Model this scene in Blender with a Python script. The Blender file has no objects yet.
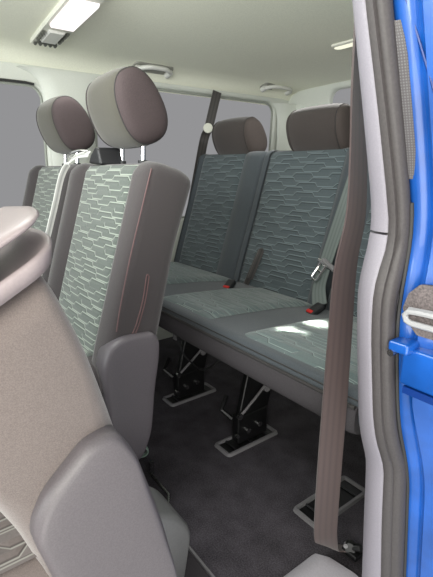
import bpy, bmesh, math, random
from mathutils import Vector, Matrix
random.seed(4)
scn = bpy.context.scene
col = scn.collection
R = math.radians

# ------------------------------------------------------------------ materials
def lin(c):
    return tuple(((x/255)/12.92 if x/255 <= .04045 else ((x/255+.055)/1.055)**2.4) for x in c) + (1,)

class NT:
    def __init__(s, m):
        s.t = m.node_tree; s.n = s.t.nodes; s.l = s.t.links
    def node(s, k, **kw):
        n = s.n.new(k)
        for a, v in kw.items(): setattr(n, a, v)
        return n
    def link(s, a, b): s.l.new(a, b)
    def math(s, op, a, b=None, clamp=False):
        n = s.n.new('ShaderNodeMath'); n.operation = op; n.use_clamp = clamp
        for i, x in enumerate((a, b)):
            if x is None: continue
            if isinstance(x, (int, float)): n.inputs[i].default_value = x
            else: s.l.new(x, n.inputs[i])
        return n.outputs[0]
    def mix(s, f, a, b):
        n = s.n.new('ShaderNodeMix'); n.data_type = 'RGBA'
        for i, x in ((0, f), (6, a), (7, b)):
            if isinstance(x, (int, float)): n.inputs[i].default_value = x
            elif isinstance(x, tuple): n.inputs[i].default_value = x
            else: s.l.new(x, n.inputs[i])
        return n.outputs[2]

def base(name):
    m = bpy.data.materials.new(name); m.use_nodes = True
    return m, NT(m), m.node_tree.nodes['Principled BSDF']

def mat(name, c, rough=.6, metal=0, nscale=0, namt=.15, bump=0, sheen=0, spec=.5, coat=0, big=0):
    m, t, b = base(name)
    col_ = lin(c)
    b.inputs['Base Color'].default_value = col_
    b.inputs['Roughness'].default_value = rough
    b.inputs['Metallic'].default_value = metal
    b.inputs['Specular IOR Level'].default_value = spec
    b.inputs['Coat Weight'].default_value = coat
    if sheen:
        b.inputs['Sheen Weight'].default_value = sheen
        b.inputs['Sheen Roughness'].default_value = .5
    if nscale:
        tc = t.node('ShaderNodeTexCoord'); nz = t.node('ShaderNodeTexNoise')
        nz.inputs['Scale'].default_value = nscale; nz.inputs['Detail'].default_value = 4
        t.link(tc.outputs['Object'], nz.inputs['Vector'])
        f = nz.outputs['Fac']
        f2 = t.math('MULTIPLY', t.math('SUBTRACT', f, .35), 3.3, True)
        if big:
            nb = t.node('ShaderNodeTexNoise'); nb.inputs['Scale'].default_value = big
            t.link(tc.outputs['Object'], nb.inputs['Vector'])
            f2 = t.math('ADD', t.math('MULTIPLY', f2, .6), t.math('MULTIPLY', t.math('SUBTRACT', nb.outputs['Fac'], .3), 1.0, True), True)
        dk = tuple(x*(1-namt) for x in col_[:3]) + (1,); lt = tuple(min(1, x*(1+namt)) for x in col_[:3]) + (1,)
        t.link(t.mix(f2, dk, lt), b.inputs['Base Color'])
        if bump:
            bp = t.node('ShaderNodeBump'); bp.inputs['Strength'].default_value = bump; bp.inputs['Distance'].default_value = .002
            t.link(f, bp.inputs['Height']); t.link(bp.outputs[0], b.inputs['Normal'])
    return m

def quilt(name, c, line, gap, sp=.0125, rowh=.05, per=.075, seedk=0., lw=.16, drop=.2):
    """woven seat fabric: close horizontal stitch lines that step up and down in trapezoids"""
    m, t, b = base(name)
    uv = t.node('ShaderNodeUVMap'); sx = t.node('ShaderNodeSeparateXYZ'); t.link(uv.outputs[0], sx.inputs[0])
    u, v = sx.outputs[0], sx.outputs[1]
    k = t.math('DIVIDE', v, sp)
    row = t.math('FLOOR', k)
    def rnd(off):
        wn = t.node('ShaderNodeTexWhiteNoise', noise_dimensions='1D'); t.link(t.math('ADD', row, seedk+off), wn.inputs['W']); return wn.outputs['Value']
    uu = t.math('ADD', u, t.math('MULTIPLY', rnd(0.), per*2))
    pp = t.math('PINGPONG', uu, per)                                       # 0..per
    tr = t.math('MULTIPLY', t.math('SUBTRACT', pp, per*.40), 1/(sp*.72), True)  # 45 degree ramps
    off = t.math('MULTIPLY', t.math('SUBTRACT', tr, .5), .72)
    fr0 = t.math('SUBTRACT', t.math('SUBTRACT', t.math('FRACT', k), .5), off)
    fr = t.math('ABSOLUTE', fr0)
    ln = t.math('MULTIPLY', t.math('SUBTRACT', 1, t.math('DIVIDE', fr, lw)), 1.8, True)
    cell = t.node('ShaderNodeTexWhiteNoise', noise_dimensions='2D'); cv = t.node('ShaderNodeCombineXYZ')
    t.link(t.math('FLOOR', t.math('DIVIDE', t.math('ADD', uu, per*.5), per)), cv.inputs[0]); t.link(row, cv.inputs[1])
    t.link(cv.outputs[0], cell.inputs['Vector'])
    on = t.math('GREATER_THAN', cell.outputs['Value'], drop)
    ln = t.math('MULTIPLY', ln, t.math('ADD', t.math('MULTIPLY', on, .94), .06))
    # hollow under each line, its shade painted into the colour
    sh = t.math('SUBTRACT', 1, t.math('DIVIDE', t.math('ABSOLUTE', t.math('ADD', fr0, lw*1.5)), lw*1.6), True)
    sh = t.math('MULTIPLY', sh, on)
    nz = t.node('ShaderNodeTexNoise'); nz.inputs['Scale'].default_value = 260
    t.link(uv.outputs[0], nz.inputs['Vector'])
    c_ = lin(c)
    c0 = t.mix(nz.outputs['Fac'], tuple(x*.75 for x in c_[:3])+(1,), tuple(x*1.25 for x in c_[:3])+(1,))
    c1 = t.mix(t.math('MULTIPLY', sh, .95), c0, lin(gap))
    c2 = t.mix(ln, c1, lin(line))
    t.link(c2, b.inputs['Base Color'])
    b.inputs['Roughness'].default_value = .85; b.inputs['Sheen Weight'].default_value = .25
    bp = t.node('ShaderNodeBump'); bp.inputs['Strength'].default_value = .6; bp.inputs['Distance'].default_value = .003
    t.link(t.math('SUBTRACT', t.math('MULTIPLY', fr, 1.2), t.math('MULTIPLY', sh, .3)), bp.inputs['Height']); t.link(bp.outputs[0], b.inputs['Normal'])
    return m

def emit(name, c, s):
    m, t, b = base(name)
    b.inputs['Base Color'].default_value = (0, 0, 0, 1); b.inputs['Specular IOR Level'].default_value = 0
    b.inputs['Emission Color'].default_value = lin(c); b.inputs['Emission Strength'].default_value = s
    return m

def weave(name, c1, c2, scale, axis=0):
    m, t, b = base(name)
    uv = t.node('ShaderNodeUVMap'); sx = t.node('ShaderNodeSeparateXYZ'); t.link(uv.outputs[0], sx.inputs[0])
    f = t.math('ABSOLUTE', t.math('SINE', t.math('MULTIPLY', sx.outputs[axis], scale)))
    t.link(t.mix(f, lin(c1), lin(c2)), b.inputs['Base Color'])
    b.inputs['Roughness'].default_value = .55; b.inputs['Sheen Weight'].default_value = .2
    return m

M = dict(
 headliner=mat('headliner', (238, 239, 222), .95, nscale=300, namt=.05, bump=.1),
 trim=mat('light_trim', (205, 208, 200), .6, nscale=400, namt=.04),
 pillar=mat('grey_trim', (130, 126, 134), .55, nscale=500, namt=.05, bump=.05),
 seal=mat('rubber', (66, 62, 62), .6, nscale=300, namt=.1),
 darkseal=mat('dark_rubber', (45, 45, 45), .7),
 glass=emit('grey_pane', (147, 147, 149), 1.0),
 paleseal=mat('pale_rubber', (150, 154, 146), .7),
 carpet=mat('carpet', (62, 58, 63), 1.0, nscale=300, namt=.75, bump=.6, big=14),
 cloth=mat('grey_cloth', (96, 90, 90), .9, nscale=700, namt=.28, bump=.25, sheen=.3),
 clothmid=mat('mid_cloth', (54, 49, 50), .9, nscale=800, namt=.18, bump=.25, sheen=.2),
 clothfore=mat('brown_cloth', (92, 83, 80), .9, nscale=900, namt=.16, bump=.25, sheen=.3),
 clothside=mat('head_side_cloth', (64, 54, 55), .9, nscale=700, namt=.2, bump=.2),
 clothhead=mat('head_cloth', (64, 61, 52), .9, nscale=700, namt=.25, bump=.2, sheen=.2),
 clothhead2=mat('bench_head_cloth', (58, 51, 49), .9, nscale=700, namt=.25, bump=.2, sheen=.2),
 clothhead3=mat('bench_head_side', (66, 58, 55), .9, nscale=700, namt=.2, bump=.2),
 clothbench=mat('bench_cloth', (62, 68, 73), .9, nscale=700, namt=.22, bump=.25, sheen=.2),
 fascia=mat('fascia_cloth', (52, 49, 52), .9, nscale=700, namt=.2, bump=.25),
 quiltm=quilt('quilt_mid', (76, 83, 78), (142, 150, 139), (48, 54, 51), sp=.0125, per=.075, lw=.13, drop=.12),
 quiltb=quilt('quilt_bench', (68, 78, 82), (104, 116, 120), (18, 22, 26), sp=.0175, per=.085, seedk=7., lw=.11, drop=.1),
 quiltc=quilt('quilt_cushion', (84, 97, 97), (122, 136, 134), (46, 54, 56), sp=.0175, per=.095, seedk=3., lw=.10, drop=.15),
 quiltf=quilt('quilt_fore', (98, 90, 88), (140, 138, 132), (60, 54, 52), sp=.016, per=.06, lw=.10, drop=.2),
 cover=mat('grey_plastic', (82, 77, 80), .5, nscale=600, namt=.1, bump=.1),
 covermid=mat('grey_plastic_dark', (82, 77, 81), .5, nscale=600, namt=.1, bump=.1),
 legcov=mat('grey_leg_plastic', (98, 98, 98), .4, nscale=300, namt=.06),
 handle=mat('pale_plastic', (128, 118, 119), .4, nscale=300, namt=.04),
 black=mat('black_metal', (14, 14, 15), .4, nscale=80, namt=.2),
 blackp=mat('black_plastic', (32, 32, 34), .5),
 steel=mat('steel', (190, 190, 190), .25, metal=1),
 chrome=mat('chrome', (225, 225, 225), .12, metal=1),
 plate=mat('grey_plate', (118, 116, 118), .45, nscale=300, namt=.1),
 beltb=weave('belt_brown', (60, 47, 46), (71, 57, 55), 250),
 beltg=weave('belt_grey', (80, 88, 86), (96, 105, 102), 250),
 beltd=weave('belt_dark', (40, 38, 38), (66, 62, 60), 190),
 beltl=weave('belt_pale', (150, 152, 150), (205, 206, 202), 190),
 red=mat('red_plastic', (190, 35, 30), .4),
 blue=mat('blue_paint', (18, 76, 154), .3, nscale=9, namt=.3, coat=.4),  # blotchy noise paints soft sky reflections into the blue
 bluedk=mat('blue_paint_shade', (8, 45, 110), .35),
 dots=None,
 lens=emit('lens', (255, 246, 246), 1.4),
 lens2=emit('lens_small', (250, 250, 225), 1.1),
 white=mat('white_plastic', (212, 212, 200), .45, nscale=200, namt=.04),
 hgrey=mat('handle_grey', (205, 205, 200), .45, nscale=200, namt=.04),
 handlebase=mat('handle_recess', (150, 150, 142), .6),
 footpan=mat('dark_foot_pan', (58, 54, 58), .6, nscale=200, namt=.1),
 btn=mat('dark_button', (70, 72, 66), .5, nscale=100, namt=.1),
 step=mat('step_trim', (176, 172, 178), .5, nscale=300, namt=.06),
 seam=mat('seam_thread', (92, 70, 70), .8),
 piping=mat('piping', (46, 44, 44), .8),
 strapg=mat('strap_pale_green', (150, 172, 160), .6),
 recess=mat('textured_recess', (92, 84, 84), .7, nscale=350, namt=.35, bump=.4),
 bar=mat('bar_grey', (150, 150, 152), .4),
)
def dots_mat():
    m, t, b = base('dotted_trim')
    uv = t.node('ShaderNodeUVMap'); vo = t.node('ShaderNodeTexVoronoi'); vo.inputs['Scale'].default_value = 330; vo.inputs['Randomness'].default_value = 0
    t.link(uv.outputs[0], vo.inputs['Vector'])
    f = t.math('LESS_THAN', vo.outputs['Distance'], .32)
    t.link(t.mix(f, lin((66, 62, 64)), lin((92, 90, 92))), b.inputs['Base Color']); b.inputs['Roughness'].default_value = .5
    return m
M['dots'] = dots_mat()

# ------------------------------------------------------------------ mesh helpers
class MB:
    def __init__(s): s.v = []; s.f = []; s.uv = {}
    def loft(s, rings, cap=True, closed=True, uvs=None):
        b0 = len(s.v); n = len(rings[0])
        for i, r in enumerate(rings):
            for j, p in enumerate(r):
                if uvs: s.uv[len(s.v)] = uvs[i][j]
                s.v.append(tuple(p))
        for i in range(len(rings)-1):
            for j in range(n if closed else n-1):
                a = b0+i*n+j; b = b0+i*n+(j+1) % n
                s.f.append((a, b, b+n, a+n))
        if cap and closed:
            s.f.append(tuple(b0+j for j in range(n))[::-1])
            s.f.append(tuple(b0+(len(rings)-1)*n+j for j in range(n)))
        return s
    def box(s, c, d, rot=None):
        c = Vector(c); pts = []
        for sx in (-1, 1):
            for sy in (-1, 1):
                for sz in (-1, 1):
                    p = Vector((sx*d[0]/2, sy*d[1]/2, sz*d[2]/2))
                    if rot: p = rot @ p
                    pts.append(tuple(c+p))
        b = len(s.v); s.v += pts
        for f in ((0,1,3,2),(4,6,7,5),(0,4,5,1),(2,3,7,6),(0,2,6,4),(1,5,7,3)): s.f.append(tuple(b+i for i in f))
        return s
    def tube(s, pts, r, n=10, cap=True):
        pts = [Vector(p) for p in pts]; rings = []
        rr = r if isinstance(r, (list, tuple)) else [r]*len(pts)
        up = None
        for i, p in enumerate(pts):
            t = (pts[min(i+1, len(pts)-1)] - pts[max(i-1, 0)]).normalized()
            if up is None:
                up = Vector((0, 0, 1)) if abs(t.z) < .9 else Vector((1, 0, 0))
            a = t.cross(up).normalized(); up = a.cross(t).normalized()
            rings.append([p + rr[i]*(math.cos(k*2*math.pi/n)*a + math.sin(k*2*math.pi/n)*up) for k in range(n)])
        return s.loft(rings, cap)
    def ribbon(s, pts, w, th=.0015, wdir=None):
        """flat band; wdir(i) gives the width direction"""
        pts = [Vector(p) for p in pts]; rings = []; uvs = []; L = 0
        for i, p in enumerate(pts):
            t = (pts[min(i+1, len(pts)-1)] - pts[max(i-1, 0)]).normalized()
            if i: L += (pts[i]-pts[i-1]).length
            wd = Vector(wdir[i] if isinstance(wdir, list) else wdir)
            wd = (wd - wd.dot(t)*t).normalized(); nn = t.cross(wd).normalized()
            ww = (w[i] if isinstance(w, list) else w)/2
            rings.append([p-wd*ww-nn*th, p+wd*ww-nn*th, p+wd*ww+nn*th, p-wd*ww+nn*th])
            uvs.append([(-ww, L), (ww, L), (ww, L), (-ww, L)])
        return s.loft(rings, True, True, uvs)
    def prism(s, poly, d, off):
        """poly: list of 3d points; extruded by vector d"""
        d = Vector(d); off = Vector(off)
        a = [Vector(p)+off for p in poly]
        return s.loft([a, [p+d for p in a]])
    def cyl(s, c, axis, r, h, n=20):
        ax = Vector(axis).normalized(); c = Vector(c)
        return s.tube([c-ax*h/2, c+ax*h/2], r, n)

def obj(name, mb, m, parent=None, bevel=0, seg=2, sub=0, smooth=True, angle=40):
    me = bpy.data.meshes.new(name); me.from_pydata(mb.v, [], mb.f)
    bm = bmesh.new(); bm.from_mesh(me); bmesh.ops.recalc_face_normals(bm, faces=bm.faces)
    if mb.uv:
        lay = bm.loops.layers.uv.new('UVMap')
        for f in bm.faces:
            for l in f.loops: l[lay].uv = mb.uv.get(l.vert.index, (0, 0))
    bm.to_mesh(me); bm.free()
    me.materials.append(m)
    o = bpy.data.objects.new(name, me); col.objects.link(o)
    if parent is not None:
        o.parent = parent
        loc = parent_world(parent)
        if loc.length: me.transform(Matrix.Translation(-loc))
    if smooth:
        for p in me.polygons: p.use_smooth = True
        if not sub and not bevel:
            me.set_sharp_from_angle(angle=R(angle))
    if bevel:
        b = o.modifiers.new('bevel', 'BEVEL'); b.width = bevel; b.segments = seg; b.limit_method = 'ANGLE'; b.angle_limit = R(35)
        b.harden_normals = False
        me.set_sharp_from_angle(angle=R(180))
        w = o.modifiers.new('wn', 'WEIGHTED_NORMAL'); w.keep_sharp = True
    if sub:
        sm = o.modifiers.new('sub', 'SUBSURF'); sm.levels = sub; sm.render_levels = sub
    return o
def parent_world(p):
    v = Vector((0, 0, 0))
    while p is not None: v += p.location; p = p.parent
    return v
def tag(o, label=None, cat=None, group=None, kind=None):
    if label: o['label'] = label
    if cat: o['category'] = cat
    if group: o['group'] = group
    if kind: o['kind'] = kind
    return o
def thing(name, label, cat, loc=(0, 0, 0), group=None):
    o = bpy.data.objects.new(name, None); o.empty_display_size = .1; col.objects.link(o); o.location = loc
    return tag(o, label, cat, group)
def struct(name, mb, m, parent=None, label=None, **k):
    o = obj(name, mb, m, parent, **k)
    if parent is None: o['kind'] = 'structure'
    if label: o['label'] = label
    return o
def copy_tree(o, parent=None):
    c = o.copy(); col.objects.link(c); c.parent = parent
    for ch in list(o.children): copy_tree(ch, c)
    return c
def lerp(a, b, t): return a+(b-a)*t
def interp(tab, z):
    """tab: list of (z, a, b, ...) ascending in z"""
    if z <= tab[0][0]: return tab[0][1:]
    for p, q in zip(tab, tab[1:]):
        if z <= q[0]:
            t = (z-p[0])/(q[0]-p[0]); return tuple(lerp(x, y, t) for x, y in zip(p[1:], q[1:]))
    return tab[-1][1:]
def smoothpts(pts, k=6):
    P = [Vector(p) for p in pts]; out = []
    for i in range(len(P)-1):
        a, b, c, d = P[max(i-1, 0)], P[i], P[i+1], P[min(i+2, len(P)-1)]
        for j in range(k):
            t = j/k
            out.append(.5*((2*b)+(-a+c)*t+(2*a-5*b+4*c-d)*t*t+(-a+3*b-3*c+d)*t**3))
    out.append(P[-1]); return out
def rrect(x0, x1, y0, y1, r, n=6):
    out = []
    for cx, cy, a0 in ((x1-r, y0+r, -90), (x1-r, y1-r, 0), (x0+r, y1-r, 90), (x0+r, y0+r, 180)):
        for k in range(n+1):
            a = R(a0+90*k/n); out.append((cx+r*math.cos(a), cy+r*math.sin(a)))
    return out
def roundpoly(poly, r, n=5):
    """2d polygon with rounded corners"""
    out = []; N = len(poly)
    for i in range(N):
        p = Vector(poly[i]); a = Vector(poly[i-1])-p; b = Vector(poly[(i+1) % N])-p
        rr = min(r, a.length*.45, b.length*.45)
        s = p+a.normalized()*rr; e = p+b.normalized()*rr
        for k in range(n+1):
            t = k/n; out.append(tuple((1-t)**2*s+2*t*(1-t)*p+t*t*e))
    return out

# ------------------------------------------------------------------ seats
def back_ring(z, hw0, hw1, yf, yb, bol, pl, pr, rc=.03):
    """one horizontal slice through a backrest that faces -Y"""
    pts = [(lerp(pl, pr, k/6), yf) for k in range(7)]
    pts += [(pr+.010, yf-bol*.5), (pr+.020, yf-bol), (lerp(pr+.02, hw1-rc, .5), yf-bol-.004), (hw1-rc, yf-bol)]
    for k in range(1, 5):
        a = R(-90+90*k/4); pts.append((hw1-rc+rc*math.cos(a), yf-bol+rc+rc*math.sin(a)))
    r2 = min(.04, (yb-yf)*.5)
    for k in range(5):
        a = R(90*k/4); pts.append((hw1-r2+r2*math.cos(a), yb-r2+r2*math.sin(a)))
    for k in range(5):
        a = R(90+90*k/4); pts.append((hw0+r2+r2*math.cos(a), yb-r2+r2*math.sin(a)))
    for k in range(4):
        a = R(180+90*k/4); pts.append((hw0+rc+rc*math.cos(a), yf-bol+rc+rc*math.sin(a)))
    pts += [(hw0+rc, yf-bol), (lerp(pl-.02, hw0+rc, .5), yf-bol-.004), (pl-.020, yf-bol), (pl-.010, yf-bol*.5)]
    return [(x, y, z) for x, y in pts]

def backrest(parent, ox, prof, hw0, hw1, pl, pr, bol, m, mq, ztop, zbot, tip=.035, crown=.006, quilt_n=30, slope=.3):
    """prof: (z, yfront, yback); x runs hw0..hw1 about ox"""
    mb = MB(); rings = []
    zs = [zbot+(ztop-tip-zbot)*k/14 for k in range(15)]
    for z in zs:
        yf, yb = interp(prof, z)
        rings.append([(p[0]+ox, p[1], p[2]) for p in back_ring(z, hw0, hw1, yf, yb, bol, pl, pr)])
    for k in range(1, 6):
        a = R(90*k/5); z = ztop-tip+tip*math.sin(a); s = (1-math.cos(a))*tip
        yf, yb = interp(prof, ztop-tip)
        dy = (interp(prof, ztop)[0]-interp(prof, ztop-tip)[0])*math.sin(a)
        b2 = bol*(1-.6*k/5)
        rings.append([(p[0]+ox, p[1]+dy, p[2]) for p in back_ring(z, hw0+s*.8, hw1-s*.8, yf+s*.9, yb-s*.9, b2, lerp(pl, pl, 1), pr, .025)])
    y0_ = interp(prof, ztop)[0]
    rings = [[(x, y, z-slope*max(0, min(1, (z-ztop+.2)/.2))*max(0, y-y0_+.0)) for x, y, z in r] for r in rings]
    b = obj('backrest', mb.loft(rings), m, parent)
    # patterned centre panel, gently crowned
    q = MB(); rg = []; uv = []
    n = 24
    for i in range(quilt_n+1):
        t = i/quilt_n; z = lerp(zbot+.02, ztop-.012, t)
        yf = interp(prof, z)[0]
        if z > ztop-tip: yf += (1-math.cos(math.asin(min(1, (z-ztop+tip)/tip))))*tip*.9
        ring = []; ru = []
        for j in range(n+1):
            s = j/n; x = lerp(pl-.006, pr+.006, s)
            e = min(s, 1-s)*(pr-pl); f = min(t, 1-t)*(ztop-zbot)
            lift = crown*min(1, e/.02)*min(1, f/.02+.3) + .004*math.sin(math.pi*s) - .004*(1-min(1, e/.008))
            ring.append((x+ox, yf-.002-lift, z)); ru.append((x, z*1.02))
        rg.append(ring); uv.append(ru)
    pn = obj('patterned_panel', q.loft(rg, False, False, uv), mq, b)
    pn['label'] = 'patterned centre panel of stitched stepped lines'
    return b

def headrest(parent, c, w, d, h, tilt, m, mside, post_z, post_y=0, sidecap=True, e=2.6):
    """profile in YZ is a superellipse, extruded along X with domed ends"""
    cx, cy, cz = c; n = 40
    def ring(x, s, grow=0):
        out = []
        for k in range(n):
            a = 2*math.pi*k/n; ca, sa = math.cos(a), math.sin(a)
            y = math.copysign(abs(ca)**(2/e), ca)*(d/2)*s; z = math.copysign(abs(sa)**(2/e), sa)*(h/2)*s
            y *= 1-.10*(z/(h/2))            # a little thinner at the top
            y, z = y*math.cos(tilt)-z*math.sin(tilt), y*math.sin(tilt)+z*math.cos(tilt)
            out.append((cx+x, cy-y, cz+z))
        return out
    W = w/2; xs = []
    st = [(-1, .45), (-.985, .62), (-.95, .76), (-.88, .87), (-.76, .94), (-.58, .98), (-.3, .998), (0, 1.003), (.3, .998), (.58, .98), (.76, .945), (.88, .89), (.95, .80), (.985, .66), (1, .45)]
    hd = obj('headrest', MB().loft([ring(x*W, s) for x, s in st]), m, parent, angle=180)
    if sidecap:
        for sg in (1, -1):
            cap = MB().loft([ring(sg*W*.80, .935), ring(sg*W*.86, .915), ring(sg*W*.93, .85), ring(sg*W*.975, .75), ring(sg*W*1.005, .60), ring(sg*W*1.02, .40), ring(sg*W*1.025, .15)])
            o = obj('side_panel', cap, mside, hd, angle=180); o['label'] = 'dark oval side panel'
            obj('piping', MB().tube([Vector(p) for p in ring(sg*W*.83, .928)+ring(sg*W*.83, .928)[:1]], .0016, 6, False), M['piping'], hd)
    for sx in (-.062, .062):
        obj('post', MB().tube([(cx+sx, cy+.006+post_y, cz-h*.3), (cx+sx, cy+post_y, post_z)], .0065, 12), M['chrome'], hd)['label'] = 'chrome headrest post'
        obj('post_collar', MB().cyl((cx+sx, cy+post_y, post_z+.008), (0, 0, 1), .012, .016), M['blackp'], hd)
    return hd

# ---- the two middle row seats -------------------------------------------------
NX = .04
mprof = [(.40, .325, .460), (.5, .352, .474), (.7, .413, .525), (.86, .462, .575), (.90, .472, .586)]
near = thing('passenger_seat', 'middle row grey cloth seat nearest the aisle, large dark plain side facing the open floor', 'seat', (NX, .40, 0), 'middle row seats')
br = backrest(near, NX, mprof, -.245, .245, -.145, .165, .022, M['clothmid'], M['quiltm'], .905, .40)
# stitched seams on the side of the backrest
def seam(pts, name='stitch_line', r=.0016): return obj(name, MB().tube(smoothpts(pts, 5), r, 6), M['seam'], br)
sx = NX+.2455
seam([(sx-.004, .462, .885), (sx, .432, .80), (sx, .40, .70), (sx, .372, .60), (sx, .358, .54)])
seam([(sx+.0005, .437, .655), (sx+.0005, .425, .60), (sx+.0005, .405, .545), (sx+.0005, .392, .522)])
seam([(sx+.0005, .443, .652), (sx+.0005, .431, .597), (sx+.0005, .411, .542), (sx+.0005, .398, .52)])
seam([(sx+.0005, .437, .655), (sx+.0005, .440, .657), (sx+.0005, .443, .652)])
headrest(near, (NX-.005, .526, 1.030), .215, .130, .188, R(-25), M['clothhead'], M['clothside'], .890, .012, e=2.35)

def side_cover(parent, poly, x, th, m, name='pivot_cover', r=.03, dome=.006):
    p = roundpoly(poly, r, 6)
    c = Vector((sum(a for a, b in p)/len(p), sum(b for a, b in p)/len(p)))
    def rg(xx, s, d=0):
        out = []
        for a, b in p:
            v = Vector((a, b))-c; L = v.length; v = v*((L-d)/L)
            out.append((xx, c.x+v.x, c.y+v.y))
        return out
    return obj(name, MB().loft([rg(x-th, 1), rg(x-.014, 1), rg(x-.009, 1, .0006), rg(x-.003, 1, .0045), rg(x-.0008, 1, .0075), rg(x, 1, .012), rg(x+.0008, 1, .03)]), m, parent, angle=180)
cv = side_cover(near, [(.318, .47), (.335, .512), (.365, .528), (.44, .524), (.458, .505), (.456, .46), (.44, .36), (.425, .26), (.395, .20), (.34, .20), (.322, .32)], NX+.262, .05, M['covermid'])
cv['label'] = 'mid grey plastic pivot cover'
# cushion, base
def cushion(parent, ox, hw, y0, y1, z0, z1, m, mq, ins=.075):
    b = MB(); rings = []
    for k in range(0, 7):
        a = R(90*k/6); r = .05
        rings.append((z1-r+r*math.sin(a), r*(1-math.cos(a))))
    rr = [(z0, 0)]+rings
    mbb = MB().loft([[(x+ox, y, z) for x, y in rrect(-hw+s, hw-s, y0+s, y1, .05)] for z, s in rr])
    cu = obj('seat_cushion', mbb, m, parent)
    q = MB(); rg = []; uv = []
    for i in range(21):
        y = lerp(y0+.06, y1-.02, i/20); rg.append([]); uv.append([])
        for j in range(15):
            x = lerp(-hw+ins, hw-ins, j/14); e = min(j, 14-j)/14*2*hw
            rg[-1].append((x+ox, y, z1+.001+.008*min(1, e/.03)*min(1, min(i, 20-i)/2))); uv[-1].append((x, y))
    obj('patterned_panel', q.loft(rg, False, False, uv), mq, cu)
    return cu
cushion(near, NX, .235, -.12, .36, .33, .46, M['clothmid'], M['quiltm'])
bs = MB(); bs.box((NX, .12, .17), (.40, .40, .32)); obj('seat_base', bs, M['blackp'], near, bevel=.02)
obj('foot_rail', MB().box((NX, .14, .012), (.42, .62, .022)), M['black'], near, bevel=.004)
# pull loop by the foot of the seat
lp = [(NX+.0+.012*math.cos(R(a)), .515+.022*math.cos(R(a)), .028+.018*math.sin(R(a))) for a in range(0, 361, 20)]
obj('pull_loop', MB().ribbon(lp, .014, .0015, (.9, -.42, 0)), M['strapg'], near)['label'] = 'pale green pull loop'
obj('belt_guide', MB().prism([(NX-.145, .47, .90), (NX-.12, .47, .925), (NX-.09, .47, .942), (NX-.07, .47, .94), (NX-.055, .47, .895)], (0, .07, 0), (0, 0, 0)), M['blackp'], near, bevel=.008, seg=3)['label'] = 'dark belt guide on the shoulder'

far = copy_tree(near); far.location.x = NX-.505; far.location.y = .41
tag(far, 'middle row grey cloth seat against the far windows, partly behind the nearer seat', 'seat')
for ch in list(far.children):
    if ch.name.split('.')[0] in ('pull_loop', 'belt_guide', 'pivot_cover'): bpy.data.objects.remove(ch)

# belt in the gap between the two middle seats
bt = thing('seat_belt', 'pale narrow seat belt in the gap between the two middle row seats', 'seat belt', (NX-.253, .42, .60), 'seat belts')
bx = NX-.250
bpts = smoothpts([(bx+.11, .475, .925), (bx+.06, .462, .922), (bx+.02, .448, .905), (bx, .428, .865), (bx, .40, .78), (bx, .36, .66), (bx, .322, .54), (bx-.0, .30, .47)], 4)
obj('webbing', MB().ribbon(bpts, .019, .0015, [(0.35, -1, .4) if k > 8 else (.0, .5, .6) for k in range(len(bpts))]), M['beltl'], bt)
obj('metal_guide', MB().tube(smoothpts([(bx+.03, .445, .918), (bx+.06, .44, .928), (bx+.09, .452, .935), (bx+.10, .475, .935)], 4), .0035, 8).tube([(bx+.02, .46, .918), (bx+.09, .475, .93)], .003, 8), M['steel'], bt)

# ---- the rear bench ------------------------------------------------------------
bench = thing('rear_bench', 'three place grey rear bench seat with patterned panels on black floor latches', 'bench seat', (0, .9, 0))
rprof = [(.40, 1.12, 1.25), (.5, 1.150, 1.27), (.75, 1.232, 1.345), (.93, 1.288, 1.395), (.965, 1.298, 1.40)]
for hw0, hw1, pl, pr in ((-.745, -.250, -.695, -.385), (-.245, .225, -.222, .150), (.232, .715, .30, .66)):
    b_ = backrest(bench, 0, rprof, hw0, hw1, pl, pr, .016, M['clothbench'], M['quiltb'], .965, .40, tip=.03, crown=.004)
# cushion
zt = .472
def bench_cushion():
    prof = [(1.17, .37), (.72, .375), (.67, .400), (.650, .410), (.642, .43), (.640, .455), (.645, .468), (.66, .476), (.70, zt+.002), (.8, zt-.004), (.95, zt-.016), (1.05, zt-.03), (1.17, zt-.045)]
    pp = smoothpts([(0, a, b) for a, b in prof[1:]], 3)
    pp = [(prof[0])] + [(p.y, p.z) for p in pp]
    return MB().loft([[(x, y, z) for y, z in [(lerp(.9, a, s), lerp(.40, b, s)) for a, b in pp]] for x, s in ((-.745, .93), (-.738, .985), (-.72, 1), (.70, 1), (.712, .985), (.72, .93))])
bc = obj('seat_cushion', bench_cushion(), M['clothbench'], bench, angle=60)
obj('front_skirt', MB().loft([[(x, .6345-g, .455), (x, .630-g, .445), (x, .628-g, .425), (x, .631-g, .407), (x, .640-g, .396), (x, .655-g, .391), (x, .74, .385), (x, .74, .44)] for x, g in ((-.735, -.006), (-.72, 0), (.70, 0), (.712, -.006))]), M['fascia'], bc)['label'] = 'plain dark skirt along the front edge'
obj('piping', MB().tube([(-.735, .6345, .4555), (.71, .6345, .4555)], .004, 8), M['piping'], bc)
obj('piping', MB().tube([(-.735, .642, .4675), (.71, .642, .4675)], .0016, 8), M['piping'], bc)
def czt(y): return interp([(.655, zt-.001), (.70, zt+.002), (.8, zt-.004), (.95, zt-.016), (1.05, zt-.03), (1.17, zt-.045)], y)[0]
for x0, x1 in ((-.70, -.235), (-.085, .195), (.335, .69)):
    q = MB(); rg = []; uv = []
    for i in range(31):
        y = lerp(.668, 1.125, i/30); rg.append([]); uv.append([])
        for j in range(21):
            x = lerp(x0, x1, j/20); e = min(j, 20-j)/20*(x1-x0)
            rg[-1].append((x, y, czt(y)+.0015+.010*min(1, e/.03)*min(1, min(i, 30-i)/2))); uv[-1].append((x, y))
    obj('patterned_panel', q.loft(rg, False, False, uv), M['quiltc'], bc)['label'] = 'patterned sitting panel of the cushion'
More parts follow.
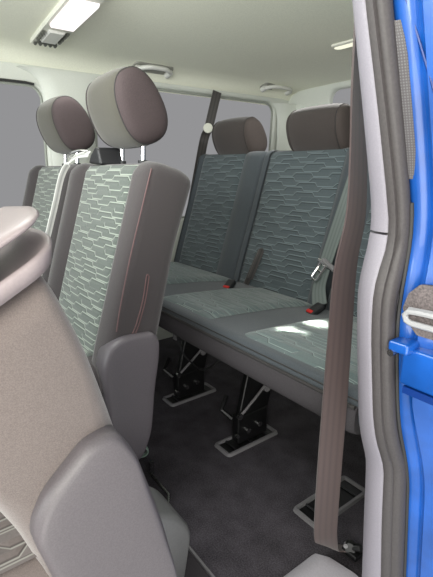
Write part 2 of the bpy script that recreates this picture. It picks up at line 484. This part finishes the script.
for cx in (-.475, 0.005, .47):
    headrest(bench, (cx, 1.325, 1.022), .268, .125, .180, R(-26), M['clothhead2'], M['clothhead3'], .955, .01, sidecap=True, e=2.35)
# latches and legs under the bench, on their floor plates
for k, lx in enumerate((-.205, .165)):
    t = obj('floor_latch', MB().box((lx, .862, .062), (.035, .13, .10)).prism([(lx-.012, .80, .09), (lx-.012, .93, .09), (lx-.012, .985, .30), (lx-.012, .90, .36), (lx-.012, .85, .30)], (.024, 0, 0), (0, 0, 0)), M['black'], bench, bevel=.006)
    t['label'] = 'black folding floor latch'
    obj('link_bar', MB().tube([(lx+.02, .80, .115), (lx+.02, .87, .165), (lx+.02, .96, .235)], .0045, 8), M['plate'], t)
    obj('link_bar', MB().tube([(lx-.01, .79, .10), (lx-.03, .765, .13), (lx-.05, .80, .16)], .009, 8), M['black'], t)
    for y, z, r in ((.835, .055, .009), (.885, .06, .009), (.80, .118, .010), (.915, .185, .014), (.79, .05, .006)):
        obj('bolt', MB().cyl((lx+.021, y, z), (1, 0, 0), r, .012, 14), M['steel'] if r < .013 else M['plate'], t)
    obj('bench_leg', MB().tube([(lx, .93, .20), (lx, 1.02, .30), (lx, 1.05, .42)], .02, 10), M['black'], bench)
obj('cross_tube', MB().tube([(-.62, .93, .315), (.60, .93, .315)], .018, 12), M['black'], bench)
obj('cross_tube', MB().tube([(-.62, .82, .33), (.60, .82, .33)], .014, 12), M['black'], bench)
obj('under_pan', MB().box((-.01, .95, .362), (1.36, .42, .02)), M['blackp'], bench)
obj('release_cable', MB().tube(smoothpts([(-.17, .77, .36), (-.12, .78, .24), (-.06, .80, .20), (.0, .79, .215), (.05, .80, .25), (.10, .82, .32)], 5), .004, 6), M['blackp'], bench)
obj('release_strap', MB().ribbon([(-.16, .775, .385), (-.158, .772, .33), (-.155, .77, .28)], .022, .002, (1, 0, 0)), M['plate'], bench)
# buckles in the cushion gaps
def buckle(x, y, z, label, a=0):
    t = thing('belt_buckle', label, 'belt buckle', (x, y, z), 'belt buckles in the bench')
    rot = Matrix.Rotation(R(a), 3, 'Z') @ Matrix.Rotation(R(28), 3, 'X')
    obj('buckle_body', MB().box((x, y, z-.006), (.034, .055, .022), rot), M['blackp'], t, bevel=.006)
    obj('release_button', MB().box(Vector((x, y, z-.006))+rot@Vector((.0, -.020, .008)), (.026, .012, .012), rot), M['red'], t, bevel=.003)['label'] = 'red release button'
    return t
buckle(-.125, 1.00, .462, 'black belt buckle with red button lying between the left and middle places of the bench', 20)
buckle(.275, 1.03, .462, 'black belt buckle with red button beside the grey belt tongue on the bench', -12)
# buckle stalk rising against the backrest
sk = smoothpts([(-.150, 1.105, .44), (-.146, 1.13, .49), (-.140, 1.158, .55), (-.132, 1.168, .578), (-.122, 1.158, .572), (-.118, 1.13, .53), (-.120, 1.10, .47)], 5)
tag(obj('belt_stalk', MB().ribbon(sk, .022, .003, (.3, 1, .2)), M['beltd']), 'dark looped belt stalk standing against the backrest gap of the bench', 'belt stalk')

# grey belt lying on the backrest, with its metal tongue
gb = thing('seat_belt', 'grey green seat belt hanging down the bench backrest with a metal tongue', 'seat belt', (.24, 1.14, .47), 'seat belts')
gp = smoothpts([(.235, 1.285, .985), (.232, 1.262, .93), (.226, 1.224, .82), (.218, 1.180, .69), (.212, 1.136, .565), (.216, 1.112, .50), (.250, 1.08, .455)], 5)
obj('webbing', MB().ribbon(gp, .050, .0015, (1, 0, -.05)), M['beltg'], gb)
tr_ = Matrix.Rotation(R(-22), 3, 'X') @ Matrix.Rotation(R(20), 3, 'Y')
tc = Vector((.204, 1.128, .562))
def tg(x, z): return tc + tr_ @ Vector((x, 0, z))
obj('tongue', MB().tube([tg(-.028, .022), tg(.030, .022)], .007, 8).tube([tg(-.013, .02), tg(-.013, -.035), tg(-.008, -.042), tg(.008, -.042), tg(.013, -.035), tg(.013, .02)], .005, 8).tube([tg(-.013, -.008), tg(.013, -.008)], .004, 8), M['chrome'], gb)['label'] = 'bright metal belt tongue with a slot'
obj('tongue_grip', MB().tube([tg(-.012, .03), tg(.05, .026)], .009, 8), M['plate'], gb)

# brown belt in the doorway
nb = thing('seat_belt', 'long brown seat belt hanging beside the door pillar down to the carpet', 'seat belt', (.62, .71, 0), 'seat belts')
np_ = smoothpts([(.735, .528, 1.12), (.728, .545, 1.0), (.722, .565, .909), (.721, .573, .815), (.715, .566, .73), (.708, .575, .61), (.698, .589, .484), (.684, .608, .335), (.666, .634, .20), (.650, .660, .10), (.640, .690, .045), (.648, .722, .028), (.665, .735, .032)], 6)
wd = []; wid = []
for k in range(len(np_)):
    t = k/(len(np_)-1)
    wd.append((lerp(-.36, .62, min(1, t/.75)), lerp(.93, .75, min(1, t/.75)), .05))
    if t > .76:
        q_ = min(1, (t-.76)/.14); wd[-1] = (lerp(.62, .85, q_), lerp(.75, -.45, q_), lerp(.05, .45, q_))
    wid.append(.050 if t < .78 else lerp(.050, .028, (t-.78)/.22))
obj('webbing', MB().ribbon(np_, wid, .0014, wd), M['beltb'], nb)
obj('anchor', MB().cyl((.667, .733, .040), (.5, -.8, .3), .014, .02).box((.672, .735, .03), (.04, .03, .014)).tube([(.655, .73, .035), (.69, .742, .05)], .01, 8), M['black'], nb, bevel=.003)
obj('bolt', MB().cyl((.660, .725, .045), (.5, -.8, .3), .005, .012), M['plate'], nb)

# dark belt over the far window
db = thing('seat_belt', 'dark seat belt running up across the far side rear window', 'seat belt', (-.70, 1.25, .45), 'seat belts')
dp = smoothpts([(-.735, 1.40, 1.26), (-.735, 1.375, 1.18), (-.735, 1.345, 1.085), (-0.757, 1.333, 1.031), (-0.757, 1.287, 0.845), (-0.757, 1.241, 0.660), (-0.757, 1.180, 0.421)], 4)
obj('webbing', MB().ribbon(dp, .046, .0015, (0.25, 1, 0)), M['beltd'], db)
obj('guide_ring', MB().cyl((-.728, 1.337, 1.085), (.85, -.5, 0), .024, .014, 18), M['white'], db, bevel=.004)['label'] = 'pale round belt guide'
obj('anchor_clip', MB().box((-.757, 1.241, .62), (.012, .05, .04)), M['steel'], db, bevel=.006)

# ---- the folded forward seat in the foreground ----------------------------------
fg = thing('passenger_seat', 'brownish grey seat tipped forward in the foreground with a pale release lever on top', 'seat', (.50, .1, 0))
fp = [(-.06, .69), (-.03, .715), (.06, .770), (.102, .794), (.113, .775), (.137, .715), (.158, .64), (.174, .575), (.205, .46), (.222, .36), (.20, .30), (.10, .33), (.075, .45), (.055, .515), (.040, .55), (.02, .60), (-.01, .68)]
fpr = roundpoly(fp, .03, 4)
def fring(x, d):
    c = Vector((.09, .56)); out = []
    for a, b in fpr:
        v = Vector((a, b))-c; L = v.length; out.append((x, c.x+v.x*(L-d)/L, c.y+v.y*(L-d)/L))
    return out
fb = obj('backrest', MB().loft([fring(.31, .03), fring(.318, .012), fring(.335, .002), fring(.35, 0), fring(.69, 0), fring(.705, .001), fring(.72, .004), fring(.731, .010), fring(.738, .020), fring(.7405, .036)]), M['clothfore'], fg, angle=180)
c = side_cover(fg, [(.060, .540), (.074, .576), (.122, .620), (.152, .622), (.172, .590), (.20, .49), (.222, .38), (.222, .30), (.10, .30), (.09, .40), (.076, .478)], .762, .06, M['cover'], r=.03)
c['label'] = 'large grey plastic pivot cover'
# front patterned face of the backrest
q = MB(); rg = []; uv = []
for i in range(21):
    z = lerp(.56, .77, i/20); y = interp([(.55, .036), (.60, .016), (.68, -.014), (.79, -.04)], z)[0]
    rg.append([(lerp(.34, .66, j/12), y-.003, z) for j in range(13)]); uv.append([(lerp(.34, .66, j/12), z) for j in range(13)])
obj('patterned_panel', q.loft(rg, False, False, uv), M['quiltm'], fb)
# cushion
fc = obj('seat_cushion', MB().loft([[(x, y, z) for x, y in rrect(.31+s, .735-s, -.42+s, .17, .04)] for z, s in ((.34, .0), (.455, 0), (.475, .005), (.486, .015), (.49, .03))]), M['clothfore'], fg)
q = MB(); rg = []; uv = []
for i in range(21):
    y = lerp(-.39, .085, i/20); rg.append([(lerp(.33, .728, j/16), y, .4925) for j in range(17)]); uv.append([(y, lerp(.33, .728, j/16)) for j in range(17)])
obj('patterned_panel', q.loft(rg, False, False, uv), M['quiltf'], fc)
obj('seat_base', MB().box((.52, .02, .19), (.36, .36, .30)), M['blackp'], fg, bevel=.02)
# lower leg shell towards the aisle
lg = MB()
poly = roundpoly([(.25, .29), (.375, .205), (.408, .15), (.385, .02), (.25, .02)], .025, 5)
lc = obj('leg_shell', lg.loft([[(x, a-g, b-g*.4) for a, b in poly] for x, g in ((.40, 0), (.49, 0), (.50, .003), (.508, .012))]), M['legcov'], fg, angle=60); lc['label'] = 'smooth grey leg shell'
obj('foot_rail', MB().box((.52, .25, .008), (.36, .385, .014)), M['footpan'], fg, bevel=.003)
obj('rail_edge', MB().box((.52, .446, .010), (.36, .005, .018)), M['plate'], fg)
obj('brace_rod', MB().tube([(.15, .490, .03), (.26, .488, .03), (.40, .40, .05)], .0045, 8), M['steel'], fg)
obj('bolt', MB().cyl((.12, .512, .02), (0, 0, 1), .008, .04), M['steel'], fg)
# release lever on the shoulder
bez = roundpoly([(-.10, .28), (-.10, .80), (.100, .80), (.118, .62), (.108, .3)], .03, 5)
TY = .58
def flat(poly, z, d, cx=.64, cy=.0):
    """outline in (y, x), inset by d, lying on the shoulder slope that rises to the rear"""
    c = Vector((cy, cx)); out = []
    for a, b in poly:
        v = Vector((a, b))-c; L = v.length; v = v*((L-d)/L); y = c.x+v.x
        out.append((c.y+v.y, y, z + TY*(y-.10)))
    return out
bez = roundpoly([(-.16, .52), (-.16, .752), (.108, .750), (.122, .70), (.116, .52)], .025, 5)
zz = .812
lv = obj('lever_bezel', MB().loft([flat(bez, zz-.018, .002), flat(bez, zz-.004, 0), flat(bez, zz, .003), flat(bez, zz, .008), flat(bez, zz-.005, .014), flat(bez, zz-.013, .024), flat(bez, zz-.015, .05)]), M['handle'], fg, angle=180)
lv['label'] = 'pale plastic bezel of the release lever'
lever = roundpoly([(-.20, .60), (-.20, .755), (.102, .748), (.112, .70), (.102, .60)], .022, 5)
obj('release_lever', MB().loft([flat(lever, z, d) for z, d in ((0.836, .012), (0.837, .004), (0.840, 0), (0.843, .003), (0.845, .010), (0.846, .03))]), M['handle'], lv, angle=180)
obj('lever_neck', MB().loft([[(x, y, z+TY*(y-.1)) for x, y in rrect(.62, .715, -.08, .07, .02)] for z in (.80, .846)]), M['handle'], lv)
hfg = headrest(fg, (.52, -.16, .86), .26, .11, .17, R(-10), M['clothhead2'], M['clothside'], .70, .0)

# ------------------------------------------------------------------ the setting
struct('floor', MB().box((-.02, .75, -.02), (1.56, 2.7, .04)), M['carpet'], smooth=False)
def ceil_z(x, y):
    z = interp([(-.80, 1.225), (-.785, 1.255), (-.765, 1.283), (-.735, 1.312), (-.69, 1.327), (-.62, 1.331), (-.45, 1.334), (-.1, 1.336), (.45, 1.334), (.65, 1.325), (.74, 1.30), (.79, 1.24)], x)[0]
    f = max(0, (y-1.55)/.45); return z - .03*f**2.2*(1 if z > 1.3 else max(0, (z-1.2)/.1))
xs = [-.80, -.793, -.785, -.775, -.765, -.75, -.735, -.715, -.69, -.655, -.62, -.53, -.45, -.28, -.1, .1, .3, .45, .55, .65, .70, .74, .77, .79]
ys = [-.55+2.55*k/40 for k in range(41)]
struct('ceiling', MB().loft([[(x, y, ceil_z(x, y)) for x in xs] for y in ys], False, False), M['headliner'], angle=180)

def holed(name, y0, y1, z0, z1, holes, P, m, kind=True, depth=.03, nrm=(1, 0, 0)):
    """wall strip split per window; P maps (a, z, depth) to a point"""
    mb = MB(); cuts = [y0]+[h[5] for h in holes[:-1]]+[y1]
    for h, a, b in zip(holes, cuts, cuts[1:]):
        hy0, hy1, hz0, hz1, r, _ = h
        inner = rrect(hy0, hy1, hz0, hz1, r, 6)
        def outer_pt(p):
            cx, cy = (hy0+hy1)/2, (hz0+hz1)/2; return p
        n = len(inner); outer = []
        for k, (p, q) in enumerate(inner):
            c = k//7; j = k % 7
            cor = [(b, z0), (b, z1), (a, z1), (a, z0)][c]
            if j == 3: outer.append(cor)
            elif c == 0: outer.append((p, z0) if j < 3 else (b, q))
            elif c == 1: outer.append((b, q) if j < 3 else (p, z1))
            elif c == 2: outer.append((p, z1) if j < 3 else (a, q))
            else: outer.append((a, q) if j < 3 else (p, z0))
        def sh(d): 
            cx, cy = (hy0+hy1)/2, (hz0+hz1)/2
            return [(p+(d if p < cx else -d), q+(d if q < cy else -d)) for p, q in inner]
        mb.loft([[P(p, q, 0) for p, q in outer], [P(p, q, 0) for p, q in sh(-.012)], [P(p, q, -.004) for p, q in sh(-.004)], [P(p, q, -.012) for p, q in inner], [P(p, q, -depth) for p, q in sh(.002)]], False)
    return struct(name, mb, m, angle=50)
def PL(y, z, d): return (-.800+.035*max(0, (z-.70)/.55)+d, y, z)
wl = holed('wall_left', -.55, 1.99, 0, 1.272, [(-.60+.1, .565, .64, 1.208, .05, .67), (.775, 1.83, .64, 1.25, .06, 0)], PL, M['trim'])
def pane(name, y0, y1, z0, z1, P, d=-.028):
    mb = MB().loft([[P(y0, z, d), P(y1, z, d), P(y1, z, d-.004), P(y0, z, d-.004)] for z in (z0, (z0+z1)/2, z1)])
    return struct(name, mb, M['glass'], smooth=False)
pane('window_1', -.52, .575, .63, 1.215, PL); pane('window_2', .765, 1.84, .63, 1.258, PL)
# dark seals round the far windows
for nm, (a, b, c_, d_, r) in (('trim_1', (-.50, .565, .64, 1.208, .05)), ('trim_2', (.775, 1.83, .64, 1.25, .06))):
    rr = [Vector(PL(p, q, -.016)) for p, q in rrect(a+.006, b-.006, c_+.006, d_-.006, r)]
    struct(nm, MB().tube(rr+rr[:1], .005, 6, False), M['paleseal'])
struct('trim_10', MB().tube([PL(-.5, 1.209, .003), PL(.50, 1.209, .003), PL(.53, 1.205, .003)], .005, 6), M['darkseal'])
# pillar cover between the far windows, flaring at the top
pc = MB().loft([[PL(.67-w-.012, z, .002), PL(.67-w, z, .016), PL(.67-w*.5, z, .022), PL(.67+w*.5, z, .022), PL(.67+w, z, .016), PL(.67+w+.012, z, .002)] for z, w in ((.60, .075), (.9, .08), (1.08, .085), (1.15, .090), (1.19, .098), (1.225, .115), (1.245, .14), (1.262, .19))], False, False)
struct('trim_3', pc, M['trim'], label='pale pillar cover between the two far windows', angle=180)
def PR(x, z, d): return (x, 1.985-.05*max(0, (z-.70)/.55)-d, z)
holed('wall_rear', -.80, .79, 0, 1.315, [(-.475, .62, .70, 1.285, .05, 0)], PR, M['trim'])
mb = MB().loft([[PR(-.485, z, -.028), PR(.63, z, -.028), PR(.63, z, -.032), PR(-.485, z, -.032)] for z in (.69, 1.29)])
struct('window_3', mb, M['glass'], smooth=False)
# rear corner pillar cover
dc = MB().loft([[(-.795+.055*max(0, (z-.7)/.55), 1.845-e, z), (-.775+.055*max(0, (z-.7)/.55), 1.855-e, z), (-.755+.05*max(0, (z-.7)/.55), 1.90-e, z), (-.70, 1.93, z), (-.62, 1.945, z), (-.52, 1.945, z), (-.49, 1.965, z)] for z, e in ((.55, 0), (1.05, 0), (1.16, .01), (1.21, .03), (1.24, .06))], False, False)
struct('trim_4', dc, M['trim'], label='pale rear corner pillar cover', angle=60)
# right side wall behind the doorway, with its own opening
def PW(y, z, d): return (.79-.03*max(0, (z-.7)/.55)-d, y, z)
holed('wall_right', .69, 1.99, 0, 1.26, [(.705, 1.75, .84, 1.20, .03, 0)], PW, M['trim'])

# doorway pillar trim and rubber seal
TL = [(1.30, .748, .431), (1.076, .757, .487), (.956, .762, .517), (.84, .765, .548), (.807, .765, .553), (.76, .763, .547), (.718, .760, .542), (.65, .760, .549), (.478, .760, .577), (.43, .760, .590), (.398, .760, .608), (.25, .760, .622), (.104, .760, .637), (0, .76, .648)]
TR = [(1.30, .783, .387), (1.061, .792, .458), (.951, .797, .493), (.843, .80, .527), (.791, .80, .543), (.76, .80, .530), (.731, .80, .515), (.66, .80, .520), (.508, .80, .549), (.45, .80, .570), (.407, .80, .597), (.27, .80, .613), (.143, .80, .633), (0, .80, .652)]
SR = [(1.30, .811, .40), (1.058, .815, .475), (.95, .818, .512), (.843, .82, .549), (.792, .82, .560), (.75, .82, .553), (.708, .82, .541), (.63, .82, .553), (.506, .82, .580), (.45, .82, .604), (.402, .82, .633), (.27, .82, .655), (.131, .82, .677), (0, .82, .697)]
TL, TR, SR = TL[::-1], TR[::-1], SR[::-1]
NS = 60
def rail(tab, z): x, y = interp(tab, z); return Vector((x, y, z))
def sm(tab, z, w=.025): return sum((rail(tab, z+k*w/3) for k in range(-3, 4)), Vector())/7
ZS = [1.29*k/NS for k in range(NS+1)]
pt = MB(); rg = []
for z in ZS:
    a, b = sm(TL, z), sm(TR, z); a.z = b.z = z; o = (b-a).normalized(); nn = Vector((0, 0, 1)).cross(o).normalized()
    if nn.y > 0: nn = -nn
    rg.append([a-nn*.06, a-nn*.01, a+nn*.001, a+o*.005+nn*.005, a.lerp(b, .5)+nn*.007, b-o*.003+nn*.004, b, b-nn*.06])
split = [i for i, z in enumerate(ZS) if z < .80]
struct('trim_5', pt.loft(rg[:len(split)], True), M['pillar'], label='lower grey door pillar trim', angle=50)
r0 = [p+Vector((0, 0, .0)) for p in rg[len(split)-1]]
rr_ = [[p.copy() for p in rg[len(split)-1]]] + rg[len(split):]
for p in rr_[0]: p.z += .0035
struct('trim_6', MB().loft(rr_, True), M['pillar'], label='upper grey door pillar trim', angle=50)
sl = []
for z in ZS:
    a, b = sm(TR, z), sm(SR, z, .02); a.z = b.z = z; o = (b-a); L = o.length; o.normalize(); nn = Vector((0, 0, 1)).cross(o).normalized()
    if nn.y > 0: nn = -nn
    ring = []
    for k in range(9):
        t = k/8; ring.append(a+o*(L*t)+nn*(.002+.009*math.sin(math.pi*t)**.6 - (.0045 if k == 3 else 0)))
    ring += [b-nn*.05, a-nn*.05]
    sl.append(ring)
struct('trim_7', MB().loft(sl, True), M['seal'], label='grey rubber door seal', angle=60)
# dotted strip beside the seal
ds = []; du = []
for z in [.87+.17*k/10 for k in range(11)]:
    b = sm(SR, z); b.z = z; w = .016*min(1, (min(z-.868, 1.045-z))/.03)
    ds.append([b+Vector((-.001, -.003, 0)), b+Vector((.006+w*.3, .001, 0)), b+Vector((.006+w*.35, .004, 0))]); du.append([(0, z), (.012, z), (.014, z)])
struct('trim_8', MB().loft(ds, False, False, du), M['dots'], label='dotted dark strip beside the seal')

struct('trim_11', MB().tube([sm(SR, z, .05)*1 + Vector((.003, .0, 0)) for z in [.02+.82*k/40 for k in range(41)]], .003, 6), M['darkseal'], label='dark strip standing in for the shadow between seal and blue door')  # dark tube added in place of the shade along the seal edge
# the open sliding door: blue front edge with its latch recess
def bl(z): return sm(SR, z, .05)
rgb = []
for z in [1.20*k/48 for k in range(49)]:
    b = bl(z); b.z = z
    dz = .012*math.exp(-((z-.56)/.05)**2)
    rgb.append([b+Vector((-.012, .035, 0)), b+Vector((-.004, .004, 0)), b+Vector((.006, .001, 0)), b+Vector((.018, .004, 0)), b+Vector((.022, .012, 0)), b+Vector((.026, .012, 0)), b+Vector((.030, .006-dz, 0)), b+Vector((.060, .016-dz, 0)), b+Vector((.10, .05, 0)), b+Vector((.13, .12, 0)), b+Vector((.13, .30, 0)), b+Vector((-.012, .30, 0))])
dr = struct('door_1', MB().loft(rgb, True), M['blue'], label='open blue sliding door', angle=60)
def dy(x, z):
    b = bl(z); dx = x-b.x
    return b.y + interp([(-.004, .004), (.006, .001), (.018, .004), (.022, .012), (.026, .012), (.030, .006), (.060, .016), (.10, .05)], dx)[0]
def onp(x, z, f): return (x, dy(min(x, .87), z)+f, z)
pl_ = roundpoly([(.832, .700), (.838, .722), (.852, .737), (.90, .742), (.90, .664), (.856, .668), (.842, .682)], .002, 2)
obj('latch_recess', MB().loft([[(x, .545, z) for x, z in pl_], [(x, .538+.25*max(0, x-.86), z) for x, z in pl_]]), M['recess'], dr, bevel=.002)['label'] = 'dark textured latch recess'
obj('latch_bar', MB().tube([(.905, .535, .702), (.862, .528, .703), (.848, .526, .702), (.843, .527, .696), (.846, .527, .689), (.852, .528, .686), (.905, .535, .684)], .0042, 8).tube([(.846, .530, .702), (.905, .536, .704)], .005, 8), M['bar'], dr)['label'] = 'grey latch bar'
# hinge ledge
obj('hinge_bracket', MB().box((.872, .565, .617), (.070, .05, .056)), M['blue'], dr, bevel=.005)
obj('hinge_bracket', MB().box((.838, .552, .646), (.030, .05, .016)), M['blue'], dr, bevel=.004)
obj('screw', MB().cyl((.829, .532, .636), (0, 1, 0), .005, .012, 12), M['steel'], dr)
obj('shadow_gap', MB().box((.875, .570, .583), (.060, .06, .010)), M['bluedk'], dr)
cr = [(.824, 1.075), (.837, 1.02), (.853, .967), (.867, .924)]
obj('panel_gap', MB().tube([(x, dy(x, z)-.0005, z) for x, z in cr], .0016, 6), M['bluedk'], dr)

# step trim at the bottom of the doorway
struct('trim_9', MB().loft([[(.60, y, .001), (.605, y, .016), (.64, y, .026), (.74, y, .028), (.80, y, -.02), (.80, y, -.06)] if 0 else [(x, y+s, z) for x, z, s in ((.605, .001, 0), (.611, .008, .005), (.64, .012, .02), (.70, .014, .03), (.745, .012, .03), (.75, -.03, .03))] for y in (-.5, .50, .60, .675)], False, False), M['step'], label='pale step trim in the doorway', angle=60)

# floor plates
def plate(x0, x1, y0, y1, label, cat='floor plate'):
    t = thing('floor_plate', label, cat, ((x0+x1)/2, (y0+y1)/2, 0), 'floor plates in the carpet')
    outr = rrect(x0, x1, y0, y1, .014, 4); 
    def sh(d): return rrect(x0+d, x1-d, y0+d, y1-d, max(.003, .014-d), 4)
    obj('rim', MB().loft([[(x, y, z) for x, y in sh(d)] for d, z in ((0, 0.0), (.003, .008), (.010, .009), (.013, .003), (.014, .001))], False), M['plate'], t, angle=60)
    obj('well', MB().loft([[(x, y, z) for x, y in sh(.012)] for z in (.0005, .0018)]), M['black'], t)
    for k in (-.3, .0, .3):
        y = (y0+y1)/2+k*(y1-y0); obj('lock_bar', MB().tube([(x0+.014, y, .004), (x1-.014, y, .004)], .0035, 6), M['blackp'], t)
    return t
plate(-.250, -.165, .755, .975, 'grey rimmed floor plate under the farther black bench latch')
plate(.120, .205, .740, .965, 'grey rimmed floor plate under the nearer black bench latch')
plate(.475, .565, .740, .965, 'empty grey rimmed floor plate in the carpet behind the brown belt')

# ceiling console, lamp, grab handles
cs = thing('ceiling_console', 'pale overhead console with lit reading lamp and buttons on the headliner', 'ceiling light', (-.35, .525, 1.32))
def CP(s, t, z): 
    # s along the length (from far end to near end), t across
    x = lerp(-.66, -.0, s); y = lerp(.545, .505, s) + t*.86
    return (x, y, ceil_z(x, y)-.003+z)
def slab(s0, s1, t0, t1, z0, z1, r=.0, n=1):
    rings = []; N = max(2, int((s1-s0)*16)+2)
    for z, d in ((z0+.02, 0), ((z0+z1)/2, 0), (z1, .003)):
        pts = []
        for k in range(N): pts.append(CP(lerp(s0+d, s1-d, k/(N-1)), t0+d, z))
        for k in range(N): pts.append(CP(lerp(s1-d, s0+d, k/(N-1)), t1-d, z))
        rings.append(pts)
    return MB().loft(rings)
obj('console_body', slab(.03, .97, -.055, .055, 0, -.009), M['white'], cs, angle=40)
obj('reading_lamp', slab(.40, .78, -.042, .046, -.008, -.020), M['lens'], cs)['label'] = 'lit white lamp lens'
obj('vent_panel', slab(.13, .32, -.030, .030, -.008, -.019), M['hgrey'], cs)
for k in range(4): obj('button', slab(.14+.04*k, .165+.04*k, -.048, -.037, -.008, -.019), M['btn'], cs)
for k in range(4): obj('button', slab(.14+.05*k, .175+.05*k, .036, .048, -.008, -.019), M['btn'], cs)
for k in range(5): obj('button', slab(.055, .078, -.046+.02*k, -.034+.02*k, -.008, -.018), M['btn'], cs)
obj('trim_line', slab(.095, .103, -.040, .040, -.008, -.018), M['btn'], cs)
sl_ = thing('ceiling_lamp', 'small lit oblong lamp in the headliner near the door pillar', 'ceiling light', (-.03, 1.45, 1.325))
def lampring(d, z): return [(x, y, ceil_z(x, y)+z) for x, y in rrect(-.065+d, .055-d, 1.425+d, 1.475-d, .015)]
obj('bezel', MB().loft([lampring(0, .01), lampring(0, -.006), lampring(.006, -.01)]), M['white'], sl_)
obj('lens', MB().loft([lampring(.008, 0), lampring(.008, -.012), lampring(.014, -.014)]), M['lens2'], sl_)
def grab(y0, y1, label):
    x, z = -.722, 1.300
    t = thing('grab_handle', label, 'grab handle', (x, (y0+y1)/2, z), 'grab handles')
    hp = smoothpts([(x-.004, y0, z), (x+.030, y0+.012, z+.004), (x+.052, y0+.045, z+.008), (x+.056, (y0+y1)/2, z+.008), (x+.052, y1-.045, z+.008), (x+.030, y1-.012, z+.004), (x-.004, y1, z)], 6)
    obj('grip', MB().tube(hp, .0095, 12), M['hgrey'], t, angle=180)
    obj('base_plate', MB().loft([[(x-.012+q, y, z+.012+q*.35-d) for y, q in rrect(y0-.012, y1+.012, -.012, .052, .025)] for d in (0, .006)]), M['handlebase'], t)
    for y in (y0+.006, y1-.006): obj('end_cap', MB().cyl((x+.006, y, z+.002), (.8, 0, .2), .014, .034, 14), M['hgrey'], t)
grab(.945, 1.115, 'pale grab handle above the window beside the middle row headrest')
grab(1.69, 1.885, 'pale grab handle in the far rear corner above the bench')

# ------------------------------------------------------------------ light
w = bpy.data.worlds.new('World'); scn.world = w; w.use_nodes = True
bg = w.node_tree.nodes['Background']; bg.inputs[0].default_value = (.93, .97, 1.0, 1); bg.inputs[1].default_value = .9
def area(name, loc, target, size, energy, c=(1, 1, 1), sy=None, spread=180):
    L = bpy.data.lights.new(name, 'AREA'); L.energy = energy; L.size = size; L.color = c
    if sy: L.shape = 'RECTANGLE'; L.size_y = sy
    L.spread = R(spread)
    o = bpy.data.objects.new(name, L); col.objects.link(o); o.location = loc
    o.rotation_euler = (Vector(target)-Vector(loc)).to_track_quat('-Z', 'Y').to_euler()
    return o
area('door_daylight', (3.2, -.6, 1.7), (0, .7, .7), 2.2, 36, (1, .96, .94), 1.8)
area('front_daylight', (-.1, -2.6, 1.15), (-.1, 1.2, .7), 2.2, 62, (.93, 1, .98), 1.0)
area('ground_bounce', (1.9, -.5, .12), (-.1, .9, 1.36), 1.3, 20, (1, .985, .92), 1.0)
area('ceiling_fill', (1.15, -.45, 1.02), (-.2, .75, 1.36), .7, 14, (1, .985, .87), .4)  # added fill aimed up to brighten the headliner, no wall stands there
area('cabin_fill', (.35, .05, 1.26), (-.05, 1.15, .5), .5, 7, (.97, 1, 1), .3)  # added fill above the camera for the bench, not a fitted lamp
area('ceiling_lamp_light', (-.005, 1.45, 1.305), (-.005, 1.40, .2), .10, 3.2, (1, 1, .97), .05)
area('console_lamp_light', (-.32, .525, 1.30), (-.2, .7, .2), .2, 1.5, (1, 1, .97), .08)
area('sun_sliver', (1.08, .71, 1.66), (.383, .77, .475), .055, .55, (1, 1, .86), .10, 3)
area('sun_sliver_b', (1.08, .85, 1.66), (.375, .905, .475), .05, .3, (1, 1, .86), .06, 3)

scn.view_settings.view_transform = 'Standard'
scn.view_settings.look = 'None'
scn.view_settings.exposure = 0

# ------------------------------------------------------------------ camera
cd = bpy.data.cameras.new('camera'); cam = bpy.data.objects.new('camera', cd); col.objects.link(cam)
cd.sensor_fit = 'VERTICAL'; cd.sensor_height = 36; cd.lens = 433/577*36; cd.clip_start = .01
cam.location = (1.13, 0, .88); cam.rotation_euler = (R(90-15.2), 0, R(90-36.8))
scn.camera = cam
